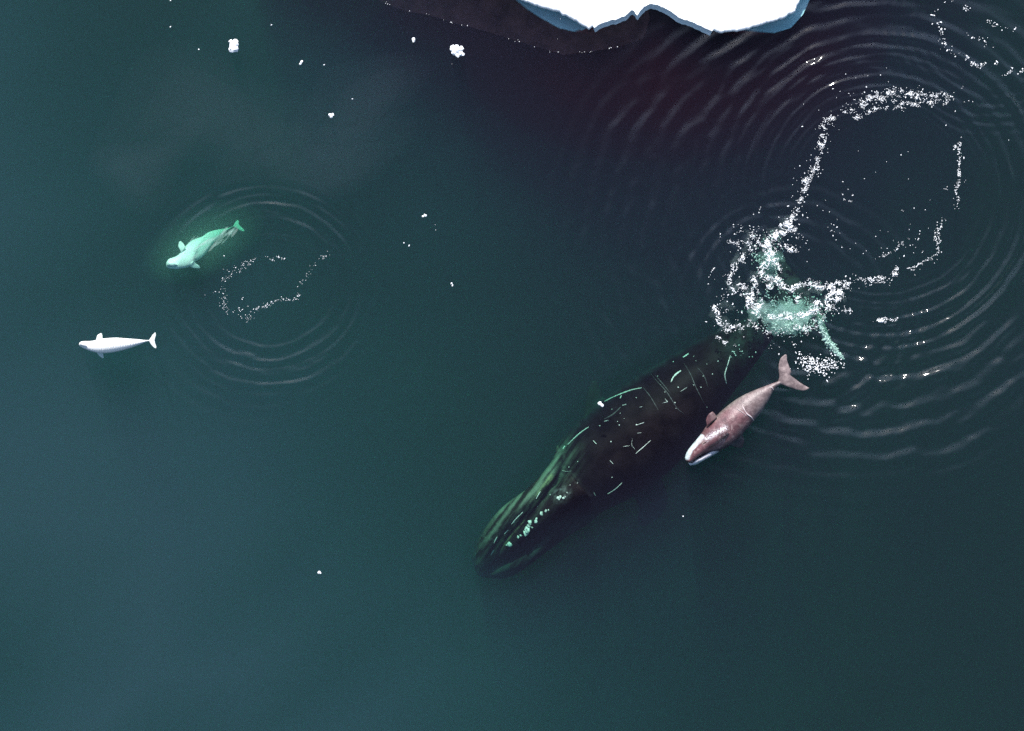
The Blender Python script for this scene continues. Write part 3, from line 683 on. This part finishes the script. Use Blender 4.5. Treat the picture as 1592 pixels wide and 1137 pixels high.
loop = [(C4([(275, 300), (262, 390), (235, 490), (190, 570), (165, 660), (130, 740), (60, 785)]), 5.5, .95), (C4([(60, 785), (130, 740)]), 6, 1.4),
        (C4([(275, 300), (320, 265), (390, 250)]), 5, .8), (C4([(400, 280), (460, 250), (560, 235), (600, 235)]), 4, .95), (C4([(430, 230), (490, 180)]), 5, 1.0),
        (C4([(500, 190), (600, 170), (700, 185), (800, 200)]), 8, .95), (C4([(570, 215), (680, 225), (790, 215)]), 5, .75),
        (C4([(835, 395), (848, 470), (842, 540), (825, 640)]), 3.2, .85), (C4([(770, 700), (745, 790), (752, 850), (700, 882), (630, 918)]), 3.0, .9),
        (C4([(570, 935), (582, 920)]), 4.5, 1.5), (C4([(545, 960), (430, 965), (340, 975), (200, 975)]), 4.5, 1.0), (C4([(490, 872), (560, 845), (600, 800), (640, 790)]), 2.6, .85),
        (C4([(500, 1132), (590, 1125)]), 2.2, 1.3), (C4([(345, 1090), (390, 1092)]), 1.5, 1.1), (C4([(345, 600), (400, 602)]), 1.5, .75), (C4([(345, 620), (390, 628)]), 1.5, .85)]
foam_mesh('foam_ring', 1225, 120, 1520, 505, loop, .50, 'big ragged foam ring left on the water at right', 131)
foam_dots('foam_speck', [(C4([(300, 270), (265, 400), (200, 560), (140, 720)]), 7, 380), (C4([(330, 260), (450, 220), (620, 190), (800, 200)]), 8, 420), (C4([(350, 120), (500, 95), (600, 110)]), 4, 26),
    (C4([(310, 210), (420, 190)]), 8, 22), (C4([(840, 330), (845, 460), (835, 560), (825, 680)]), 3.5, 90), (C4([(780, 680), (750, 780), (755, 850), (640, 915)]), 4, 110), (C4([(640, 680), (680, 760), (620, 800), (520, 820)]), 9, 80),
    (C4([(250, 630), (320, 740), (400, 840), (480, 820)]), 12, 60), (C4([(600, 870), (690, 860), (640, 780)]), 6, 50), (C4([(370, 560), (380, 650)]), 6, 22), (C4([(610, 530), (625, 532)]), 1.2, 10), (C4([(760, 590), (800, 575)]), 1.2, 18),
    (C4([(870, 220), (905, 208)]), 1.5, 10), (C4([(810, 160), (870, 150)]), 2, 10), (C4([(160, 335), (180, 312)]), 1, 14), (C4([(300, 330), (700, 350), (740, 600)]), 45, 45)], 'loose white specks strewn along the big foam ring')
foam_dots('splash_speck', [(C3([(600, 60), (640, 160), (620, 280)]), 9, 120), (C3([(200, 200), (400, 180), (330, 330), (220, 430), (230, 600), (150, 700), (300, 780)]), 9, 420), (C3([(430, 790), (620, 780), (800, 730), (850, 600), (980, 540)]), 9, 240),
    (C3([(900, 480), (1050, 470), (1200, 480), (1230, 465)]), 4, 110), (C3([(610, 840), (640, 910)]), 3, 26), (C3([(480, 910), (540, 930)]), 3, 26), (C3([(850, 130), (900, 140)]), 4, 20), (C3([(170, 190), (160, 180)]), 1, 8), (C3([(255, 145), (270, 140)]), 1, 8),
    (C3([(400, 40), (420, 5)]), 1.2, 14), (C3([(125, 390), (95, 440), (80, 500)]), .9, 26), (C3([(920, 660), (1000, 675)]), 1.5, 22), (C3([(1130, 740), (1290, 715)]), 1.6, 60), (C3([(700, 350), (820, 410)]), 1, 16)], 'loose white spray specks around the splash at the tail')
foam_dots('spray_patch', [(C3([(680, 985), (760, 1010), (850, 1010), (900, 1005)]), 6, 330)], 'oval patch of fine spray right of the calf\'s flukes', .5, 1.3, 1.0)
c8 = lambda x, y: (1400 + x / 8.12, y / 8.12)
C8 = lambda l: [c8(*q) for q in l]
foam_dots('foam_trail', [(C8([(430, 160), (470, 300), (510, 400), (510, 520), (615, 630), (690, 735), (745, 770)]), 3, 62), (C8([(820, 710), (900, 790), (970, 830), (1080, 820)]), 1.6, 60), (C8([(1190, 800), (1250, 770)]), 1, 12),
    (C8([(1300, 960), (1370, 930), (1420, 850)]), .7, 20), (C8([(1450, 960), (1500, 930), (1550, 875)]), .8, 24), (C8([(1090, 240), (1160, 310), (1240, 345), (1380, 350), (1500, 390)]), 2, 34), (C8([(780, 110), (880, 110)]), 1.8, 14), (C8([(540, 10), (660, 20)]), 1.5, 6),
    (C8([(860, 430), (1010, 500), (1060, 560), (1140, 620)]), 3, 24)], 'broken foam trail in the upper right corner', .4, 1.35, .9)
c6 = lambda x, y: (220 + x / 3.553, 300 + y / 3.553)
C6 = lambda l: [c6(*q) for q in l]
foam_dots('bubble_ring', [(C6([(590, 385), (620, 367), (680, 355), (720, 365), (760, 355), (820, 380)]), 1.1, 60), (C6([(600, 390), (520, 430), (470, 460), (445, 520), (460, 600), (465, 660)]), 3.2, 120),
    (C6([(465, 660), (540, 655), (560, 685), (600, 690)]), 2.6, 70), (C6([(600, 655), (650, 640), (710, 612), (760, 592), (850, 585), (875, 555)]), 1.2, 130), (C6([(870, 515), (870, 500), (910, 475), (940, 420), (980, 370), (1040, 335)]), 1.8, 60),
    (C6([(550, 570), (585, 630)]), 1.0, 10), (C6([(400, 550), (345, 575)]), 1.5, 5), (C6([(670, 438), (672, 440)]), .2, 4), (C6([(455, 348), (458, 350)]), .2, 4)], 'thin ring of tiny bubbles where the green submerged whale dived', .3, .7, .8)
foam_dots('frost_edge', [([tuple(q) for q in film_edge[3:-25:3]], .8, 130)], 'fine white frosted line along the thin ice edge', .3, .75)
foam_dots('distant_speck', [([(600, 90), (780, 30)], 60, 12), ([(625, 365), (700, 350)], 9, 8)], 'scattered faint specks on open water', .3, .5)

# churned bubbles under the splash: clouds of small blobs 0.3 - 1.3 m down
def bubble_cloud():
    V, F = [], []
    def put(x, y, z, r_):
        q = at(x, y, z); v, f = blob(q.x, q.y, q.z, r_, 0, .6, .3, 1.5, random.random() * 3)
        o = len(V); V.extend(v); F.extend([tuple(i_ + o for i_ in q_) for q_ in f])
    for cx, cy, sx, sy, n_, z0, z1 in ((1222, 486, 26, 13, 900, -.5, -1.3), (1232, 508, 20, 7, 500, -.4, -1.0), (1200, 415, 9, 26, 420, -.4, -1.0), (1180, 400, 6, 8, 90, -.5, -1.1), (1245, 470, 18, 14, 260, -.9, -1.7), (1275, 495, 5, 14, 90, -.5, -.9), (1148, 548, 9, 5, 60, -.9, -1.6)):
        for _ in range(n_):
            x, y = rng.normal(cx, sx), rng.normal(cy, sy)
            if gnoise(np.array([x / 11]), np.array([y / 11]), 9)[0] < -.1: continue
            put(x, y, rng.uniform(z1, z0), rng.uniform(.008, .03))
    P = smooth_path(C3([(790, 740), (810, 800), (840, 860), (885, 910), (932, 962)]), 200)
    for _ in range(700):
        i = rng.integers(0, 200); x, y = P[i] + rng.normal(0, 1.1 + 1.2 * math.sin(i / 200 * 3.1), 2); put(x, y, rng.uniform(-.7, -.45), rng.uniform(.012, .045))
    o = link('bubble_cloud', V, F, M['bubbles'], smooth=True)
    tag(o, 'pale green cloud of bubbles churned under the splash foam', 'bubbles', kind='stuff')
bubble_cloud()

def ellipsoid(cx, cy, z, rx, ry, rz, rot):
    """px centre, radii in metres"""
    q = at(cx, cy, z); v, f = blob(0, 0, 0, 1, 2, 1, .02); c_, s_ = math.cos(rot), math.sin(rot)
    return [Vector((q.x + p_.x * rx * c_ - p_.y * ry * s_, q.y + p_.x * rx * s_ + p_.y * ry * c_, q.z + p_.z * rz)) for p_ in v], f
for cx, cy, sx, sy, n_, d in ((1226, 492, 20, 10, 22, 1.5), (1230, 503, 12, 5, 9, 2.6), (1198, 412, 3, 13, 8, .8)):
    V, F = [], []
    for _ in range(n_):
        v_, f_ = ellipsoid(rng.normal(cx, sx), rng.normal(cy, sy), rng.uniform(-1.35, -.75), rng.uniform(.22, .5), rng.uniform(.14, .3), rng.uniform(.15, .3), rng.uniform(0, 3))
        for q in v_: q.x += .06 * math.sin(q.y * 17); q.y += .06 * math.sin(q.x * 15)
        murk('bubble_and_glow_haze', v_, f_, (d, d, d), 'stuff', 'milky green cloud of fine bubbles below the splash', 'bubbles')
for k in range(6):  # added haze volumes imitate light scattered round the dived whale
    q = .5 + k * .32
    murk('bubble_and_glow_haze', *ellipsoid(306 + k * 2, 391 - k * 3, -1.6, q + .55, q * .62 + .12, q * .3 + .15, R(27)), (.026, .034, .028), 'stuff', 'added haze for the scattered green glow round the dived white whale', 'bubbles')
for cx, cy, rx, ry, k in ((300, 180, 4.5, 2.4, 3), (470, 240, 4.2, 1.4, 5), (540, 150, 2.5, 2.0, 2), (250, 240, 2.6, 1.2, 8)):
    for t in (1.0, .62):
        v_, f_ = ellipsoid(cx, cy, -.5, rx * t, ry * t, .28, R(-8 + 5 * k))
        for q in v_:
            q.x += .9 * math.sin(q.y * 1.1 + k); q.y += .7 * math.sin(q.x * .8 + k * 2)
        murk('milky_patch', v_, f_, (.020, .016, .022), 'stuff', 'faint grey milky patch in the open water', 'milky water')

# added streak volumes imitating ripple-broken light over the dived beluga
for k in range(30):
    u = random.uniform(.22, .95)
    cx, cy = 268 + 100 * u + random.gauss(0, 3), 404 - 48 * u + random.gauss(0, 6.5 - 3 * u)
    murk('ripple_streak', *ellipsoid(cx, cy, -random.uniform(.35, .8), random.uniform(.18, .45) * (1.1 - .5 * u), random.uniform(.03, .07), .10, R(random.uniform(34, 56))), (2.0, 2.2, 2.0), 'stuff', 'added pale streaks of rippled light over the dived white whale', 'bubbles')
# added absorbing volumes deepen the floe's shade in the water: take out green and blue
def shade_tint(cx, cy, z, rx, ry, rz, ab, sc):
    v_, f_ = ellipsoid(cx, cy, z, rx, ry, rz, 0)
    o = murk('added_shade_volume', v_, f_, (sc, sc * .2, sc * .45), 'stuff', 'dark maroon shade added to the water below the ice floe', 'tinted water')
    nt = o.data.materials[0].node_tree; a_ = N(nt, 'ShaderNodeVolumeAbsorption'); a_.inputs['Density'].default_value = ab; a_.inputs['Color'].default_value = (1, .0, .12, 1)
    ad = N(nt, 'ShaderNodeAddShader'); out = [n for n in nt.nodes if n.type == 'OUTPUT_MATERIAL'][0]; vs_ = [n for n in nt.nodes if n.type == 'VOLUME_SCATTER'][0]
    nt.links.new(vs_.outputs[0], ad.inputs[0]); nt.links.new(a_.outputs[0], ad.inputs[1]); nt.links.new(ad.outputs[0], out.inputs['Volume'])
shade_tint(1040, 40, -2.2, 9, 5.6, 1.6, .8, .007)
shade_tint(1060, 70, -1.6, 6.5, 3.6, 1.2, .9, .007)
shade_tint(860, 0, -1.8, 7, 2.6, 1.1, .4, .012)

# milky froth just under the foam lines
for pts, n_, sp in ((C3([(600, 130), (470, 215), (450, 300), (400, 420), (370, 540), (400, 640), (560, 700), (760, 640), (900, 560)]), 34, 5), (C3([(850, 520), (600, 515), (450, 440)]), 12, 4),
                    (C3([(350, 180), (240, 400), (220, 500), (140, 680), (230, 780), (400, 790)]), 14, 5)):
    P = smooth_path(pts, 120)
    for _ in range(n_):
        i = rng.integers(0, 120); cx, cy = P[i] + rng.normal(0, sp, 2)
        v_, f_ = ellipsoid(cx, cy, -.3, rng.uniform(.15, .42), rng.uniform(.08, .2), .1, rng.uniform(0, 3))
        for q in v_: q.x += .05 * math.sin(q.y * 15); q.y += .05 * math.sin(q.x * 13)
        murk('froth_haze', v_, f_, (.32, .34, .34), 'stuff', 'milky aerated water under the white foam lines', 'froth')
